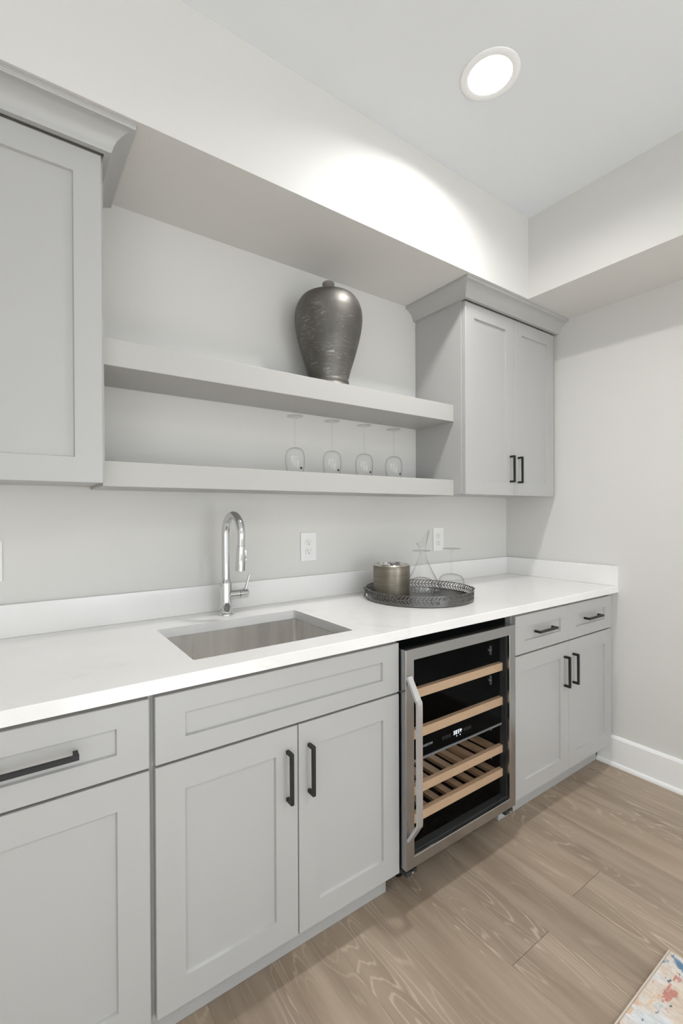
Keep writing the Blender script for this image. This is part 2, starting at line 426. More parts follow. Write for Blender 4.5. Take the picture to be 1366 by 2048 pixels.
# dropped soffits along the back and right walls
struct('wall_soffit_back', BX(XL, 0, -SOFD, 0, SOFZ, CEIL + .05), 'wall')
struct('wall_soffit_right', BX(-SOFD + .0005, 0, YF, -SOFD + .0005, SOFZ, CEIL + .05), 'wall')
def baseboard():
    bm = bmesh.new()
    prof = [(0, 0), (-.030, 0), (-.0295, .006), (-.027, .013), (-.022, .018), (-.0178, .0195), (-.0178, .138), (-.013, .1455), (-.006, .1495), (0, .1495)]
    y0, y1 = YF, -.548
    A = [bm.verts.new((x, y0, z)) for x, z in prof]; B = [bm.verts.new((x, y1, z)) for x, z in prof]
    for k in range(len(prof)):
        j = (k + 1) % len(prof); bm.faces.new((A[k], A[j], B[j], B[k]))
    bm.faces.new(A); bm.faces.new(B[::-1]); return bm
struct('baseboard_right', baseboard(), 'trim')

# ------------------------------------------------------------------ cabinets
def shaker(x0, x1, z0, z1, yf, th=.020, st=.068, rl=None, rec=.008):
    """one connected slab with a recessed panel; front faces -y at yf"""
    bm = bmesh.new(); rl = rl or st; ch = .0022
    def loop(xa, xb, za, zb, y): return [bm.verts.new(p) for p in ((xa, y, za), (xb, y, za), (xb, y, zb), (xa, y, zb))]
    e = .0014
    L = [loop(x0, x1, z0, z1, yf + th), loop(x0, x1, z0, z1, yf + e), loop(x0 + e, x1 - e, z0 + e, z1 - e, yf),
         loop(x0 + st, x1 - st, z0 + rl, z1 - rl, yf), loop(x0 + st + ch, x1 - st - ch, z0 + rl + ch, z1 - rl - ch, yf + rec)]
    for A, B in zip(L, L[1:]):
        for k in range(4): bm.faces.new((A[k], A[(k + 1) % 4], B[(k + 1) % 4], B[k]))
    bm.faces.new(L[-1]); bm.faces.new(L[0][::-1]); return bm
def pull(parent, x, z, yf, length=.138, vertical=True, off=.030):
    """square bar pull with two posts, drawn as one bent bar"""
    bm = bmesh.new(); h = length / 2; t = .0095; tb = .0085
    def P(a, y0, y1, a1):
        if vertical: box(bm, x - t / 2, x + t / 2, y0, y1, z + a, z + a1)
        else: box(bm, x + a, x + a1, y0, y1, z - t / 2, z + t / 2)
    P(-h, yf - off, yf - off + tb, h)
    P(-h, yf - off + tb, yf - .0003, -h + t); P(h - t, yf - off + tb, yf - .0003, h)
    bmesh.ops.remove_doubles(bm, verts=bm.verts[:], dist=1e-6)
    return obj('pull', bm, 'black', parent, bevel=.0008)
YD, YFR, YK = -.6293, -.609, -.549
CT0, CT1 = .882, .914
def base_box(parent, x0, x1, hole=False):
    bm = bmesh.new(); zt = CT0 - .0005; zb = .108
    if hole:      # open-topped carcass round the sink bowl
        box(bm, x0, x0 + .018, -.585, -.003, zb, zt); box(bm, x1 - .018, x1, -.585, -.003, zb, zt)
        box(bm, x0 + .018, x1 - .018, -.585, -.003, zb, zb + .018); box(bm, x0 + .018, x1 - .018, -.021, -.003, zb + .018, zt)
        box(bm, x0, x1, YFR, -.585, zb, zt)
    else:
        box(bm, x0, x1, YFR, -.003, zb, zt)
    return obj('body', bm, 'cabinet', parent)
def toe(parent, x0, x1):
    return obj('toe_kick', BX(x0, x1, YK, YK + .016, .0005, .1075), 'cabinet', parent, bevel=.001)
ZDT, ZS, ZB = .8685, .7069, .1204
# left base cabinet
t = thing('base_cabinet', 'grey shaker base cabinet left of the sink cabinet, one drawer above one door', 'cabinet', (-2.478, 0, 0))
def rel(o, root):
    for c in o if isinstance(o, list) else [o]: pass
def local(t):
    """parts are built in world coordinates; move their meshes into the thing's own frame"""
    bpy.context.view_layer.update()
    inv = Matrix.LocRotScale(t.location, t.rotation_euler, None).inverted()
    def go(o):
        for c in o.children:
            if c.type == 'MESH' and not c.get('loc_done'):
                c.data.transform(inv); c['loc_done'] = 1
            go(c)
    go(t)
    def clean(o):
        for c in o.children:
            if 'loc_done' in c: del c['loc_done']
            clean(c)
    clean(t)
GAP = .003
base_box(t, -2.705, -2.2575); toe(t, -2.705, -2.2575)
d = obj('drawer', shaker(-2.693, -2.264, ZS + GAP, ZDT, YD, st=.068, rl=.050), 'cabinet', t); pull(d, -2.4785, .791, YD, .142, False)
d = obj('door', shaker(-2.693, -2.264, ZB, ZS - GAP, YD), 'cabinet', t); pull(d, -2.655, .585, YD)
local(t)
# sink base cabinet
t = thing('base_cabinet', 'grey shaker sink base cabinet with a wide false drawer front over two doors', 'cabinet', (-1.872, 0, 0))
base_box(t, -2.2570, -1.4925, True); toe(t, -2.2570, -1.4825)
obj('false_drawer_front', shaker(-2.2513, -1.4934, ZS + GAP, ZDT, YD, st=.069, rl=.050), 'cabinet', t)
d = obj('door', shaker(-2.2513, -1.8732, ZB, ZS - GAP, YD), 'cabinet', t); pull(d, -1.9065, .576, YD)
d = obj('door', shaker(-1.8702, -1.4934, ZB, ZS - GAP, YD), 'cabinet', t); pull(d, -1.8375, .576, YD)
local(t)
# right base cabinet
t = thing('base_cabinet', 'grey shaker base cabinet right of the wine cooler, two drawers over two doors', 'cabinet', (-.43, 0, 0))
base_box(t, -.8600, -.0015); toe(t, -.8600, -.0305)
for a, b, px in ((-.8568, -.4527, -.656), (-.4503, -.0450, -.248)):
    d = obj('drawer', shaker(a, b, ZS + GAP, ZDT, YD, st=.064, rl=.050), 'cabinet', t); pull(d, px, .791, YD, .138, False)
for a, b, px in ((-.8568, -.4527, -.488), (-.4503, -.0450, -.415)):
    d = obj('door', shaker(a, b, ZB, ZS - GAP, YD, st=.066), 'cabinet', t); pull(d, px, .576, YD)
local(t)
# quartz worktop with the sink opening
HX0, HX1, HY0, HY1 = -2.1375, -1.6212, -.5555, -.1790
def worktop():
    bm = bmesh.new(); X0, X1, Y0, Y1 = -2.72, -.0008, -.6442, -.0008; r = .008; n = 5
    def rr(z):
        v = []
        for cx_, cy_, a0 in ((HX1 - r, HY1 - r, 0), (HX0 + r, HY1 - r, PI / 2), (HX0 + r, HY0 + r, PI), (HX1 - r, HY0 + r, 3 * PI / 2)):
            for k in range(n + 1):
                a = a0 + PI / 2 * k / n; v.append(bm.verts.new((cx_ + r * math.cos(a), cy_ + r * math.sin(a), z)))
        return v
    def out(z, d): return [bm.verts.new(q) for q in ((X1, Y1, z), (X0 + d, Y1, z), (X0 + d, Y0 + d, z), (X1, Y0 + d, z))]
    e = .0018
    ot, om, ob, it, ib = out(CT1, e), out(CT1 - e, 0), out(CT0, 0), rr(CT1), rr(CT0)
    for A, B in ((ot, om), (om, ob)):
        for k in range(4): bm.faces.new((A[k], A[(k + 1) % 4], B[(k + 1) % 4], B[k]))
    m = len(it)
    for k in range(m): bm.faces.new((it[k], it[(k + 1) % m], ib[(k + 1) % m], ib[k]))
    for O, I in ((ot, it), (ob, ib)):
        for q in range(4):
            seg = I[q * (n + 1):(q + 1) * (n + 1)]
            for k in range(n): bm.faces.new((O[q], seg[k + 1], seg[k]))
            bm.faces.new((O[q], seg[-1], I[((q + 1) * (n + 1)) % m], O[(q + 1) % 4]))
    return bm
tag(obj('countertop', worktop(), 'quartz'), 'white quartz countertop running over all the base cabinets with a sink cutout', 'countertop')
tag(obj('backsplash', BX(-2.72, -.0212, -.0205, -.0008, CT1 + .0003, 1.0153), 'quartz', bevel=.0012), 'long low white quartz backsplash along the back wall behind the faucet', 'backsplash')
tag(obj('side_splash', BX(-.0208, -.0008, -.6442, -.0008, CT1 + .0003, 1.0153), 'quartz', bevel=.0012), 'short white quartz splash strip on the right-hand wall at the counter end', 'backsplash')

# sink bowl
def basin():
    bm = bmesh.new(); r = .012; n = 5
    def rr(z, d, r_):
        v = []
        for cx_, cy_, a0 in ((HX1 - d - r_, HY1 - d - r_, 0), (HX0 + d + r_, HY1 - d - r_, PI / 2), (HX0 + d + r_, HY0 + d + r_, PI), (HX1 - d - r_, HY0 + d + r_, 3 * PI / 2)):
            for k in range(n + 1):
                a = a0 + PI / 2 * k / n; v.append(bm.verts.new((cx_ + r_ * math.cos(a), cy_ + r_ * math.sin(a), z)))
        return v
    L = [rr(CT0 - .0006, -.018, .02), rr(CT0 - .0006, .0005, r), rr(CT0 - .19, .003, r), rr(CT0 - .203, .012, r), rr(CT0 - .208, .06, .03)]
    for A, B in zip(L, L[1:]):
        m = len(A)
        for k in range(m): bm.faces.new((A[k], A[(k + 1) % m], B[(k + 1) % m], B[k]))
    bm.faces.new(L[-1]); return bm
t = thing('undermount_sink', 'rectangular stainless steel undermount sink set into the white countertop', 'sink', ((HX0 + HX1) / 2, (HY0 + HY1) / 2, CT0))
b = obj('basin', basin(), 'sink_steel', t, auto=30)
for p in b.data.polygons: p.use_smooth = True
obj('drain', LA([(.0, .004), (.018, .004), (.03, .002), (.043, .0045), (.045, .0012)], c=(-1.879, -.34, CT0 - .2075), n=32, cap1=False), 'chrome', t, smooth=True)
local(t)

# faucet
FX, FY = -1.8677, -.0977
t = thing('kitchen_faucet', 'tall chrome gooseneck pull-down faucet standing behind the sink', 'faucet', (FX, FY, CT1))
z0 = CT1 + .0004
obj('base_flange', LA([(.0268, 0), (.0268, .003), (.0245, .0065), (.0224, .008), (.0216, .0082)], c=(FX, FY, z0), n=40), 'chrome', t, smooth=True, auto=35)
obj('body', LA([(.0214, .0083), (.0214, .117), (.0205, .1205), (.0165, .127), (.0155, .131)], c=(FX, FY, z0), n=40), 'chrome', t, smooth=True, auto=35)
cz, R = 1.213, .071; pth = [Vector((FX, FY, 1.046 + k * (cz - 1.046) / 6)) for k in range(6)]
AE = math.radians(188)
for k in range(33):
    a = AE * k / 32; pth.append(Vector((FX, FY - R + R * math.cos(a), cz + R * math.sin(a))))
e = pth[-1]; dr = (pth[-1] - pth[-2]).normalized()
pth.append(e + dr * .024)
bm = bmesh.new(); sweep(bm, pth, circ(.0143, 24)); obj('spout', bm, 'chrome', t, smooth=True, auto=40)
j = pth[-1]
bm = bmesh.new(); L_ = [(0, .0143), (.0008, .0136), (.0022, .0136), (.003, .0150), (.05, .0165), (.088, .0168), (.0895, .0155)]
sweep(bm, [j + dr * q for q, _ in L_], circ(1, 28), radii=[r_ for _, r_ in L_])
sh = obj('spray_head', bm, 'chrome', t, smooth=True, auto=40)
# diverter button on the outer right of the spray head
bm = bmesh.new(); sx_ = Vector((.85, -.5, 0)).normalized(); 
pp = [j + dr * q + sx_ * o for q, o in ((.016, .0145), (.022, .0172), (.034, .0168), (.046, .0175), (.052, .0170))]
sweep(bm, pp, [(-.0055, -.0035), (.0055, -.0035), (.0055, .0035), (-.0055, .0035)], up=dr)
obj('spray_button', bm, 'chrome', sh, bevel=.001)
bm = bmesh.new(); VZ = .986
vp = [(.012, .0205), (.022, .0185), (.030, .0168), (.052, .0166)]
sweep(bm, [Vector((FX + q, FY, VZ)) for q, _ in vp], circ(1, 28), radii=[r_ for _, r_ in vp])
obj('valve_body', bm, 'chrome', t, smooth=True, auto=40)
bm = bmesh.new(); vp = [(.0532, .0155), (.0540, .0168), (.085, .0168), (.0866, .0155)]
sweep(bm, [Vector((FX + q, FY, VZ)) for q, _ in vp], circ(1, 28), radii=[r_ for _, r_ in vp])
hub = obj('valve_cap', bm, 'chrome', t, smooth=True, auto=40)
bm = bmesh.new(); lp = spline([(FX + .070, FY, VZ + .013), (FX + .079, FY, VZ + .022), (FX + .086, FY, VZ + .042), (FX + .094, FY, VZ + .068)], 6)
sweep(bm, lp, [(.0052 * math.cos(a), .0036 * math.sin(a)) for a in [2 * PI * k / 14 for k in range(14)]])
obj('lever', bm, 'chrome', t, smooth=True, auto=50)
local(t)

# ------------------------------------------------------------------ wine cooler
FXL, FXR, FYF = -1.4885, -.8985, -.656
FZ0, FZ1 = .137, .8485
FM = .037
t = thing('wine_cooler', 'stainless framed glass-door wine cooler with wooden racks under the countertop', 'wine cooler', (-1.1935, -.35, 0))
cx0, cx1 = FXL + .003, FXR - .003
IX0, IX1 = FXL + .042, FXR - .038
bm = bmesh.new(); yb, yfc = -.045, -.612
box(bm, cx0, IX0, yfc, yb, .112, .866); box(bm, IX1, cx1, yfc, yb, .112, .866)
box(bm, IX0, IX1, yfc, yb, .826, .866); box(bm, IX0, IX1, yfc, yb, .112, .165); box(bm, IX0, IX1, -.10, yb, .165, .826)
obj('carcass', bm, 'inside', t)
obj('base_grille', BX(cx0 + .012, cx1 - .012, -.500, -.10, .022, .1115), 'dark', t)
for x in (cx0 + .09, cx1 - .09):
    obj('foot', LA([(.016, 0), (.018, .004), (.012, .008), (.008, .022)], c=(x, -.515, .0004), n=20), 'dark', t, smooth=True, auto=40)
for x in (cx0 + .004, cx1 - .052):
    bk = obj('hinge_bracket', BX(x, x + .048, -.648, -.600, FZ0 - .026, FZ0 - .012), 'gasket', t, bevel=.001)
    obj('bolt', LA([(.0065, 0), (.0065, .005), (.003, .0065)], c=(x + .026, -.6485, FZ0 - .019), n=12), 'chrome', bk)
def frame():
    """mitred door frame, one ring"""
    bm = bmesh.new(); yb_ = FYF + .042
    def L(d, y): return [bm.verts.new(q) for q in ((FXL + d, y, FZ0 + d), (FXR - d, y, FZ0 + d), (FXR - d, y, FZ1 - d), (FXL + d, y, FZ1 - d))]
    e = .0015
    A = [L(FM, yb_), L(0, yb_), L(0, FYF + e), L(e, FYF), L(FM - e, FYF), L(FM, FYF + e)]
    A.append(A[0])
    for P, Q in zip(A, A[1:]):
        for k in range(4):
            f = bm.faces.new((P[k], P[(k + 1) % 4], Q[(k + 1) % 4], Q[k])); f.material_index = 1 if k in (0, 2) else 0
    # fine mitre grooves
    return bm
fr = obj('door_frame', frame(), ['steel', 'steel_h'], t)
obj('glass_pane', BX(FXL + FM - .001, FXR - FM + .001, FYF + .0085, FYF + .0125, FZ0 + FM - .001, FZ1 - FM + .001), 'door_glass', fr)
bm = bmesh.new(); g = .006
for q in ((FXL + FM + .0005, FXL + FM + g, FZ0 + FM, FZ1 - FM), (FXR - FM - g, FXR - FM - .0005, FZ0 + FM, FZ1 - FM)): box(bm, q[0], q[1], FYF + .0135, FYF + .04, q[2], q[3])
for q in ((FZ0 + FM + .0005, FZ0 + FM + g), (FZ1 - FM - g, FZ1 - FM - .0005)): box(bm, FXL + FM + g, FXR - FM - g, FYF + .0135, FYF + .04, q[0], q[1])
obj('door_gasket', bm, 'gasket', fr)
hx = FXL + .0125
bm = bmesh.new()
hp = spline([(hx, FYF - .001, .763), (hx, FYF - .012, .745), (hx, FYF - .040, .700), (hx, FYF - .046, .684), (hx, FYF - .046, .58), (hx, FYF - .046, .40), (hx, FYF - .046, .315), (hx, FYF - .040, .298), (hx, FYF - .012, .252), (hx, FYF - .001, .236)], 5)
sweep(bm, hp, [(-.0105, -.0045), (.0105, -.0045), (.0105, .0045), (-.0105, .0045)])
obj('handle', bm, 'handle_steel', t, bevel=.001)
YR = -.628
for i, (za, zb) in enumerate(((.669, .700), (.534, .565), (.347, .376), (.253, .283))):
    bm = bmesh.new(); n = 8; xs0, xs1 = IX0 + .012, IX1 - .012
    zt = zb - .006
    for k in range(n if i > 1 else 0):
        xc = xs0 + .02 + (xs1 - xs0 - .04) * k / (n - 1)
        wv = .033 if k in (0, n - 1) else .030
        box(bm, xc - wv / 2, xc + wv / 2, YR + .0185, -.12, zt - .012, zt)
    if i < 2: box(bm, xs0, xs0 + .012, YR + .0185, -.1405, zt - .026, zt - .0125); box(bm, xs1 - .012, xs1, YR + .0185, -.1405, zt - .026, zt - .0125)
    else: box(bm, xs0, xs1, YR + .0185, YR + .04, zt - .026, zt - .0125); box(bm, xs0, xs1, -.36, -.33, zt - .026, zt - .0125)
    box(bm, xs0, xs1, -.14, -.12, zt - .026, zt - .0125)
    rk = obj('wine_rack', bm, 'beech_dark' if i > 1 else 'inside', t)  # upper racks black and slatless: their unlit dark is put into the material
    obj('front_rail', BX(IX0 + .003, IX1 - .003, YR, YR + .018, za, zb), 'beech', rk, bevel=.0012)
# zone divider with the control panel
dv = obj('zone_divider', BX(IX0 + .001, IX1 - .001, -.600, -.12, .462, .478), 'inside', t)
cp = obj('control_panel', BX(IX0 + .002, IX1 - .002, -.622, -.6005, .462, .528), 'inside', t, bevel=.001)
obj('lower_lip', BX(IX0 + .002, IX1 - .002, -.6245, -.606, .454, .4615), 'grey_plastic', cp, bevel=.0015)
yt = -.6224
def seven(bm, x, z, h, ch):
    w_ = h * .52; s = h * .13
    seg = {'3': 'abgcd', '8': 'abcdefg', '5': 'afgcd', '4': 'fgbc'}[ch]
    P = {'a': (0, w_, h - s, h), 'd': (0, w_, 0, s), 'g': (0, w_, h / 2 - s / 2, h / 2 + s / 2), 'f': (0, s, h / 2, h), 'e': (0, s, 0, h / 2), 'b': (w_ - s, w_, h / 2, h), 'c': (w_ - s, w_, 0, h / 2)}
    for c in seg:
        a, b, c0, c1 = P[c]; box(bm, x + a, x + b, yt, yt + .0003, z + c0, z + c1)
bm = bmesh.new()
for ch, x in zip('3854', (-1.2225, -1.2115, -1.1995, -1.1885)): seven(bm, x, .4905, .0135, ch)
box(bm, -1.1800, -1.1772, yt, yt + .0003, .4985, .5015)
for x in (-1.2065, -1.1875): box(bm, x, x + .0028, yt, yt + .0003, .4815, .4855)
obj('led_display', bm, 'led', cp)
for x in (-1.281, -1.265, -1.249, -1.167, -1.152, -1.137):
    bm = bmesh.new()
    for q in ((0, .0105, 0, .0009), (0, .0105, .0096, .0105), (0, .0009, 0, .0105), (.0096, .0105, 0, .0105), (.004, .0065, .004, .0065)):
        box(bm, x + q[0], x + q[1], yt, yt + .0003, .490 + q[2], .490 + q[3])
    obj('touch_button', bm, 'icon', cp)
cu = bpy.data.curves.new('lettering', 'FONT'); cu.body = 'EDGESTAR'; cu.size = .0112; cu.extrude = .0001; cu.align_x = 'LEFT'; cu.space_character = 1.08; cu.shear = .15
to = bpy.data.objects.new('lettering', cu); COL.objects.link(to); bpy.context.view_layer.update()
me = bpy.data.meshes.new_from_object(to.evaluated_get(bpy.context.evaluated_depsgraph_get())); bpy.data.objects.remove(to, do_unlink=True)
me.name = 'lettering'
me.transform(Matrix.Translation((-1.388, yt, .4925)) @ Matrix.Rotation(PI / 2, 4, 'X'))
me.materials.clear(); me.materials.append(M['printing'])
to = bpy.data.objects.new('lettering', me); COL.objects.link(to); to.parent = cp
# rack supports on the inner right wall and moulded humps on the cooler floor
for z in (.735, .615, .43, .315):
    bm = BX(IX1 - .0022, IX1 - .0003, -.575, -.566, z - .020, z + .016); box(bm, IX1 - .012, IX1 - .0023, -.575, -.566, z - .004, z + .004); bmesh.ops.remove_doubles(bm, verts=bm.verts[:], dist=.0002)
    obj('rack_support', bm, 'grey_plastic', t)
for k in range(4):
    bm = bmesh.new(); xc = IX0 + .075 + k * .115
    sweep(bm, spline([(xc - .04, -.575, .166), (xc - .025, -.575, .178), (xc, -.575, .184), (xc + .025, -.575, .178), (xc + .04, -.575, .166)], 5), circ(.004, 8))
    obj('bottle_cradle', bm, 'inside', t, smooth=True)
local(t)
l = area('cooler_light', (-1.19, -.33, .459), .40, .55, (1.0, .93, .84), (0, -.1, -1), .02)

# ------------------------------------------------------------------ wall cabinets, crown moulding, shelves
YU, YUF = -.318, -.297
UZ0, UZ1, UZB = 1.3762, 2.2793, 1.381
CROWN = [(.000, 2.2835), (.016, 2.2835), (.018, 2.2870), (.0195, 2.294), (.023, 2.303), (.029, 2.313), (.038, 2.3225), (.049, 2.3300), (.060, 2.3345), (.068, 2.3360), (.070, 2.3385), (.070, 2.3455), (.072, 2.3465), (.072, 2.3500), (.000, 2.3500)]
def crown(path):
    """moulding swept along an open path in plan; outside is on the right of the path"""
    bm = bmesh.new(); n = len(path); rings = []
    for i, p in enumerate(path):
        p = Vector(p)
        def nrm(a, b):
            d_ = (Vector(b) - Vector(a)).normalized(); return Vector((d_.y, -d_.x))
        if i == 0: o_ = nrm(path[0], path[1])
        elif i == n - 1: o_ = nrm(path[-2], path[-1])
        else:
            n1, n2 = nrm(path[i - 1], path[i]), nrm(path[i], path[i + 1]); o_ = (n1 + n2); o_ = o_ / (o_.dot(n1))
        rings.append([bm.verts.new((p.x + o_.x * d, p.y + o_.y * d, z)) for d, z in CROWN])
    m = len(CROWN)
    for A, B in zip(rings, rings[1:]):
        for k in range(m): bm.faces.new((A[k], A[(k + 1) % m], B[(k + 1) % m], B[k]))
    bm.faces.new(rings[0][::-1]); bm.faces.new(rings[-1]); return bm
def smooth_by(o, a=28):
    for p in o.data.polygons: p.use_smooth = True
    o.data.set_sharp_from_angle(angle=math.radians(a))
RXL = -.782
t = thing('wall_cabinet', 'two-door grey shaker wall cabinet in the right corner under the soffit', 'cabinet', (-.39, -.15, UZB))
bm = bmesh.new(); box(bm, RXL, -.0012, YUF, -.001, UZB, 2.3495)
obj('body', bm, 'cabinet', t)
d = obj('door', shaker(-.7755, -.3945, UZ0, UZ1, YU, st=.066), 'cabinet', t); pull(d, -.4285, 1.510, YU, .136)
d = obj('door', shaker(-.3920, -.0200, UZ0, UZ1, YU, st=.066), 'cabinet', t); pull(d, -.3600, 1.508, YU, .136)
smooth_by(obj('crown_molding', crown([(RXL, -.0012), (RXL, -.322), (-.0012, -.322)]), 'cabinet', t))
local(t)
t = thing('wall_cabinet', 'grey shaker wall cabinet cut off by the left edge above the counter', 'cabinet', (-2.5, -.15, UZB))
LXR = -2.303
obj('body', BX(-2.705, LXR, YUF, -.001, UZB, 2.3495), 'cabinet', t)
d = obj('door', shaker(-2.700, -2.3100, UZ0, UZ1, YU, st=.068), 'cabinet', t); pull(d, -2.664, 1.508, YU, .136)
smooth_by(obj('crown_molding', crown([(-2.705, -.0012), (-2.705, -.322), (LXR, -.322), (LXR, -.0012)]), 'cabinet', t))
local(t)
S1, S2 = 1.8041, 1.4453
tag(obj('floating_shelf', BX(LXR + .001, RXL - .001, -.2531, -.001, 1.7245, S1), 'shelf', bevel=.0015), 'thick upper floating shelf with the dark vase on it', 'shelf', )
tag(obj('floating_shelf', BX(LXR + .001, RXL - .001, -.2531, -.001, 1.371, S2), 'shelf', bevel=.0015), 'thick lower floating shelf carrying four upturned wine glasses', 'shelf')

# ------------------------------------------------------------------ outlets
def outlet(x, z, label):
    t = thing('wall_outlet', label, 'outlet', (x, 0, z), 0)
    obj('cover_plate', BX(x - .040, x + .040, -.0062, -.0004, z - .063, z + .063), 'plastic', t, bevel=.0025)
    for s in (1, -1):
        zc = z + s * .0197
        bm = bmesh.new(); n = 28; ring = []
        for k in range(n):
            a = 2 * PI * k / n; ring.append((x + .0172 * math.cos(a), zc + max(-.0135, min(.0135, .0172 * math.sin(a)))))
        A = [bm.verts.new((px, -.0060, pz)) for px, pz in ring]; B = [bm.verts.new((px, -.0078, pz)) for px, pz in ring]
        for k in range(n): bm.faces.new((A[k], A[(k + 1) % n], B[(k + 1) % n], B[k]))
        bm.faces.new(B); bm.faces.new(A[::-1])
        r = obj('receptacle', bm, 'plastic_rim', t)
        bm = bmesh.new()
        B2 = [bm.verts.new((x + (px - x) * .95, -.0081, zc + (pz - zc) * .95)) for px, pz in ring]; bm.faces.new(B2)
        A2 = [bm.verts.new((x + (px - x) * .95, -.0070, zc + (pz - zc) * .95)) for px, pz in ring]
        for k in range(n): bm.faces.new((A2[k], A2[(k + 1) % n], B2[(k + 1) % n], B2[k]))
        obj('receptacle_face', bm, 'plastic', r)
        bm = bmesh.new()
        box(bm, x - .0072, x - .0052, -.00845, -.0078, zc - .0015, zc + .0075); box(bm, x + .0052, x + .0068, -.00845, -.0078, zc - .001, zc + .006)
        box(bm, x - .0022, x + .0022, -.00845, -.0078, zc - .0100, zc - .0055)
        obj('slots', bm, 'slot', r)
    bm = bmesh.new(); sweep(bm, [Vector((x, -.0060, z)), Vector((x, -.0073, z))], circ(.0032, 14), up=Vector((0, 0, 1))); obj('screw', bm, 'plastic', t)
    local(t)
outlet(-1.4470, 1.1417, 'white duplex outlet on the back wall between the faucet and the tray')
outlet(-.6163, 1.1449, 'white duplex outlet on the back wall near the corner behind the glasses')
outlet(-2.5832, 1.1486, 'white outlet plate cut off by the left edge below the wall cabinet')

# ------------------------------------------------------------------ recessed lamps
def lamp(i, x, y, label):
    t = thing('recessed_light', label, 'ceiling light', (x, y, CEIL), 0)
    bm = bmesh.new()
    lathe(bm, [(.0950, -.0005), (.0940, -.0032), (.0900, -.0045), (.0760, -.0050), (.0700, -.0030), (.0675, .004), (.0655, .0245), (.0700, .0245), (.0704, .002), (.0930, -.0003)], n=56, c=(x, y, CEIL), cap0=False, cap1=False)
    obj('trim_ring', bm, 'fixture', t, smooth=True, auto=30)
    obj('lens', LA([(0, .0262), (.0655, .0262), (.0655, .030), (0, .030)], n=48, c=(x, y, CEIL)), 'lens', t)
    local(t)
lamp(0, *CANS[0], 'lit round recessed ceiling light with white trim, the only one in view')
for q, txt in zip(CANS[1:], ('lit recessed ceiling light above and behind the camera on the left', 'lit recessed ceiling light over the middle of the room on the right', 'lit recessed ceiling light nearest the far window')):
    lamp(1, *q, txt)

# ------------------------------------------------------------------ vase
VX, VY = -1.4285, -.140
k_ = .0003066
vp = [(1640, 0), (1640, 285), (1618, 287), (1600, 280), (1585, 270), (1572, 271), (1556, 276), (1536, 272), (1520, 268), (1505, 270), (1470, 279), (1430, 290), (1350, 312), (1200, 359), (1050, 401), (900, 436), (760, 458), (680, 461), (600, 455), (500, 424), (420, 372), (382, 310), (358, 225), (344, 140), (338, 95), (335, 55)]
t = thing('ceramic_vase', 'large dark pewter shouldered vase with a small knob neck on the upper shelf', 'vase', (VX, VY, S1))
pr = [(r * k_, (1640 - y) * k_ + .0004) for y, r in vp]
pr = [pr[0]] + smooth_prof(pr[1:10], 4)[:-1] + smooth_prof(pr[9:], 6)
obj('body', LA(pr, c=(VX, VY, S1), n=72, cap0=False), 'vase', t, smooth=True, auto=50)
np_ = [(336, 56), (300, 57), (262, 60), (240, 68), (222, 80), (207, 83), (193, 81), (184, 74), (179, 60), (182, 45), (200, 38)]
pr = [(r * k_, (1640 - y) * k_) for y, r in np_]
obj('neck', LA(smooth_prof(pr, 4), c=(VX, VY, S1), n=40, cap0=False, cap1=True), 'vase_neck', t, smooth=True, auto=60)
local(t)

# ------------------------------------------------------------------ glassware
def wine_glass(label, H, RB, RF, bowl_h, rim_r, sticker, group):
    """standing upside down: rim at z=0, foot on top"""
    t = thing('wine_glass', label, 'wine glass', (0, 0, 0), 0, group)
    bp = smooth_prof([(rim_r, 0), (rim_r + (RB - rim_r) * .45, bowl_h * .17), (RB * .985, bowl_h * .40), (RB, bowl_h * .54), (RB * .955, bowl_h * .73), (RB * .80, bowl_h * .885), (RB * .48, bowl_h * .972), (RB * .2, bowl_h * .995), (.0045, bowl_h)], 6)
    obj('bowl', LA(bp, n=48, cap0=False, cap1=False), 'glass', t, smooth=True)
    sp = smooth_prof([(.0048, bowl_h + .0003), (.0036, bowl_h + .012), (.0030, bowl_h + .03), (.0030, H - .035), (.0040, H - .018), (.0085, H - .008), (.0125, H - .0045)], 5)
    obj('stem', LA(sp, n=20, cap0=False, cap1=False), 'glass_stem', t, smooth=True)
    fp = [(.0126, H - .0044), (RF * .6, H - .0030), (RF * .98, H - .0022), (RF, H - .0014), (RF * .98, H - .0004), (RF * .5, H), (0, H - .0005)]
    obj('foot', LA(fp, n=48, cap0=False, cap1=False), 'glass_stem', t, smooth=True)
    if sticker:
        bm = bmesh.new(); n = 20; z = .0235; a0 = math.radians(-78)
        def rad(zz):
            for (r0, z0_), (r1, z1_) in zip(bp, bp[1:]):
                if z0_ <= zz <= z1_: return r0 + (r1 - r0) * (zz - z0_) / max(1e-9, z1_ - z0_)
            return bp[-1][0]
        rg = []
        for k in range(n):
            u_, v_ = .0064 * math.cos(2 * PI * k / n), .0046 * math.sin(2 * PI * k / n); rr_ = rad(z + v_) + .0005
            a = a0 + u_ / rr_; rg.append(bm.verts.new((rr_ * math.cos(a), rr_ * math.sin(a), z + v_)))
        bm.faces.new(rg)
        obj('sticker', bm, 'sticker', t)
    return t
def dup(root, loc, label):
    r = root.copy(); COL.objects.link(r); r.location = loc; r['label'] = label
    for ch in list(root.children):
        c = ch.copy(); COL.objects.link(c); c.parent = r
    return r
GY = -.125
g0 = wine_glass('upturned wine glass, leftmost of four on the lower shelf', .2345, .0395, .0335, .108, .031, True, 'upturned wine glasses on the lower shelf')
g0.location = (-1.5840, GY, S2 + .0004)
dup(g0, (-1.4028, GY, S2 + .0004), 'upturned wine glass, second from left on the lower shelf')
dup(g0, (-1.2288, GY, S2 + .0004), 'upturned wine glass, third from left on the lower shelf')
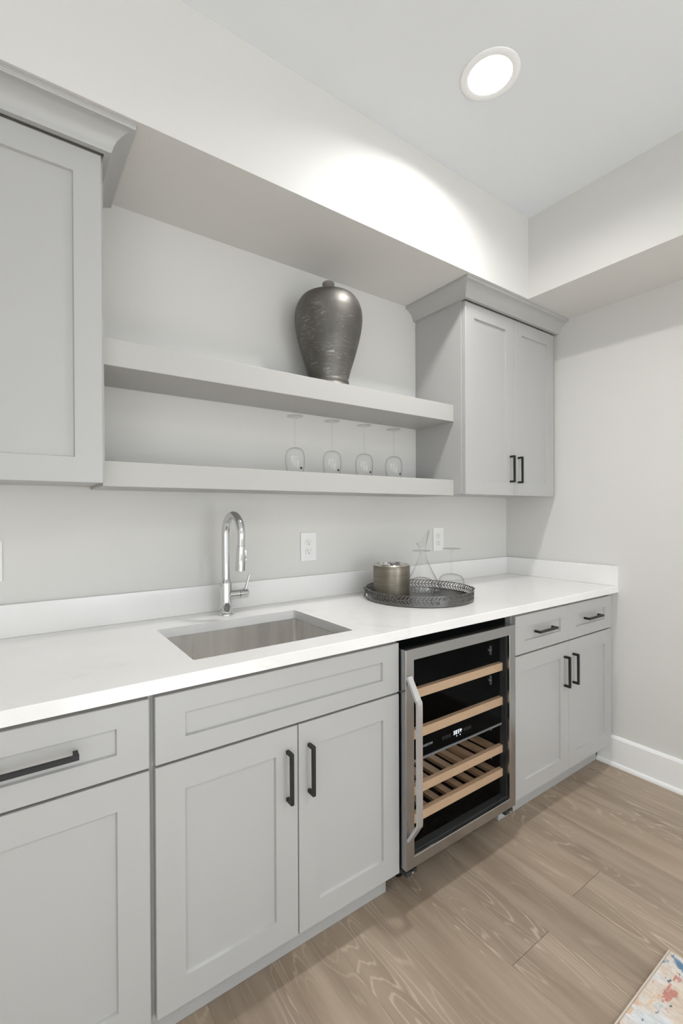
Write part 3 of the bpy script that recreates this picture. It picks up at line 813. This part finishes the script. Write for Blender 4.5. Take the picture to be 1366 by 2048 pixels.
dup(g0, (-1.0520, GY, S2 + .0004), 'upturned wine glass on the lower shelf, nearest the right cabinet')
TZ = CT1
g1 = wine_glass('upturned wine glass on the tray right beside the brass ice bucket', .211, .0560, .0400, .098, .042, False, 'upturned wine glasses on the tray')
g1.location = (-1.107, -.355, TZ + .0062)
dup(g1, (-.917, -.352, TZ + .0062), 'upturned wine glass at the right end of the tray')

# decanter
DX, DY = -.9385, -.198
t = thing('glass_decanter', 'clear conical glass decanter with a slanted flared mouth at the back of the tray', 'decanter', (DX, DY, TZ + .006))
dp = smooth_prof([(.0, .0035), (.070, .003), (.084, .006), (.0875, .014), (.080, .034), (.058, .075), (.036, .118), (.0215, .150), (.0150, .172), (.0140, .188), (.0165, .212), (.0235, .240), (.0310, .266), (.0303, .2668), (.0222, .2405), (.0152, .2125)], 6)
bm = LA(dp, n=56, cap0=False, cap1=False)
for v in bm.verts:      # the mouth is cut at a slant
    if v.co.z > .195:
        f = (v.co.z - .195) / .071
        ax = v.co.x * .82 - v.co.y * .57
        v.co.z += f * (ax * 1.0) - f * .012
bmesh.ops.translate(bm, verts=bm.verts[:], vec=(DX, DY, TZ + .006))
obj('vessel', bm, 'glass', t, smooth=True)
local(t)

# ice bucket
BXX, BY = -1.1345, -.199
t = thing('ice_bucket', 'round embossed brass ice bucket with a polished lid on the tray', 'ice bucket', (BXX, BY, TZ + .006))
bm = bmesh.new(); rings = lathe(bm, [(.0, .0003), (.079, .0003), (.0808, .002), (.0808, .028), (.0808, .118), (.0808, .132), (.0800, .1365), (.0780, .1385)], n=72, c=(BXX, BY, TZ + .006), cap0=False, cap1=False)
uvl = bm.loops.layers.uv.new('UVMap')
for f in bm.faces:
    zc = sum(v.co.z for v in f.verts) / len(f.verts)
    angs = [math.atan2(v.co.y - BY, v.co.x - BXX) for v in f.verts]
    if max(angs) - min(angs) > PI: angs = [a + 2 * PI if a < 0 else a for a in angs]
    for l, a in zip(f.loops, angs): l[uvl].uv = (a * .0808, l.vert.co.z)
obj('body', bm, 'bucket', t, smooth=True, auto=35)
ld = obj('lid', LA([(.0782, .1378), (.0776, .1425), (.0745, .1445), (.0700, .1440), (.0680, .1400), (.0655, .1310), (.0600, .1270), (.0300, .1262), (0, .1262)], n=64, c=(BXX, BY, TZ + .006), cap0=False), 'silver', t, smooth=True, auto=50)
obj('knob', LA(smooth_prof([(.0125, .1265), (.0085, .1300), (.0075, .1350), (.0110, .1410), (.0180, .1450), (.0200, .1475), (.0185, .1495), (.0090, .1508), (.0, .151)], 5), n=32, c=(BXX, BY, TZ + .006), cap0=False, cap1=False), 'silver', ld, smooth=True)
local(t)

# tray with a pierced leaf gallery
TX, TY, TR = -1.0413, -.2742, .2345
t = thing('serving_tray', 'round dark metal tray with a pierced leaf gallery on the counter', 'tray', (TX, TY, TZ))
obj('tray_base', LA([(0, .0008), (.225, .0008), (.233, .0012), (TR, .003), (TR, .0095), (TR - .003, .0095), (.2305, .0055), (0, .0055)], n=96, c=(TX, TY, TZ), cap0=False, cap1=False), 'pewter', t, smooth=True, auto=30)
bm = bmesh.new(); c = (TX, TY, TZ)
def band(z0_, z1_, th=.0022, out=.0):
    lathe(bm, [(TR + out - th, z0_), (TR + out, z0_), (TR + out, z1_), (TR + out - th, z1_), (TR + out - th, z0_)], n=120, c=c, cap0=False, cap1=False)
band(.0085, .0125); band(.0255, .0290, .0024, .0006); band(.0425, .0462, .0036, .0012)
ta = math.atan2(-.455 - TY, -1.110 - TX)      # where the plain tag sits on the front
N = 92
for row, (za, zb) in enumerate(((.0120, .0260), (.0285, .0430))):
    for k in range(N):
        a = ta + 2 * PI * (k + .5) / N; da = (k + .5) / N
        side = 1 if da < .5 else -1
        if row == 0 and (da < 1.6 / N or da > 1 - 1.6 / N): continue
        sl = (.0075 if row == 0 else -.0075) * side
        n = 5; L1, L2 = [], []
        for q in range(n):
            f = q / (n - 1); wdt = (.0010 + .0030 * math.sin(PI * f))
            ac = a + (f - .5) * sl * 2 / TR + math.sin(PI * f) * .002 * side / TR
            z = za + (zb - za) * f
            for Lx, s in ((L1, -1), (L2, 1)):
                aa = ac + s * wdt / TR
                Lx.append([Vector((TX + r_ * math.cos(aa), TY + r_ * math.sin(aa), TZ + z)) for r_ in (TR - .0004, TR - .0018)])
        rg = [[bm.verts.new(p) for p in (L1[q][0], L2[q][0], L2[q][1], L1[q][1])] for q in range(n)]
        for A, B in zip(rg, rg[1:]):
            for z in range(4): bm.faces.new((A[z], A[(z + 1) % 4], B[(z + 1) % 4], B[z]))
# the plain tag at the front
tg = []
for r_ in (TR + .0002, TR - .0018):
    for zz in (.0120, .0262):
        tg.append([bm.verts.new((TX + r_ * math.cos(ta + q * .0125), TY + r_ * math.sin(ta + q * .0125), TZ + zz)) for q in range(-6, 7)])
for A, B in ((tg[0], tg[1]), (tg[1], tg[3]), (tg[3], tg[2]), (tg[2], tg[0])):
    for q in range(12): bm.faces.new((A[q], A[q + 1], B[q + 1], B[q]))
obj('gallery_rim', bm, 'pewter', t)
right = Vector((_r.x, _r.y, 0)).normalized()
for s in (-1, 1):
    o_ = Vector((TX, TY, TZ)) + right * (s * (TR + .0015)); tg_ = Vector((-right.y, right.x, 0))
    bm = bmesh.new()
    sweep(bm, spline([o_ + tg_ * -.03 + Vector((0, 0, .040)), o_ + right * s * .006 + tg_ * -.018 + Vector((0, 0, .043)), o_ + right * s * .009 + Vector((0, 0, .040)), o_ + right * s * .006 + tg_ * .018 + Vector((0, 0, .043)), o_ + tg_ * .03 + Vector((0, 0, .040))], 6), circ(.0022, 8))
    sweep(bm, spline([o_ + right * s * .008 + Vector((0, 0, .040)), o_ + right * s * .002 + Vector((0, 0, .030)), o_ + right * s * .003 + Vector((0, 0, .016)), o_ + right * s * .007 + Vector((0, 0, .008))], 6), circ(.0026, 8))
    obj('tray_handle', bm, 'pewter', t, smooth=True)
local(t)

# ------------------------------------------------------------------ rug
RX1, RY1 = -.947, -1.186
t = thing('area_rug', 'pale abstract area rug with blue and red flecks on the wood floor', 'rug', (RX1, RY1, 0))
bm = BX(-3.35, RX1 - .006, -2.75, RY1 - .006, .0006, .0100)
obj('pile', bm, 'rug', t, bevel=.002)
bm = bmesh.new()
for q in ((-3.356, RX1, RY1 - .0058, RY1), (RX1 - .0058, RX1, -2.756, RY1 - .0060), (-3.356, RX1 - .006, -2.756, -2.7502), (-3.356, -3.3502, -2.7500, RY1 - .006)): box(bm, q[0], q[1], q[2], q[3], .0006, .0092)
obj('binding', bm, 'rug_edge', t, bevel=.0015)
local(t)
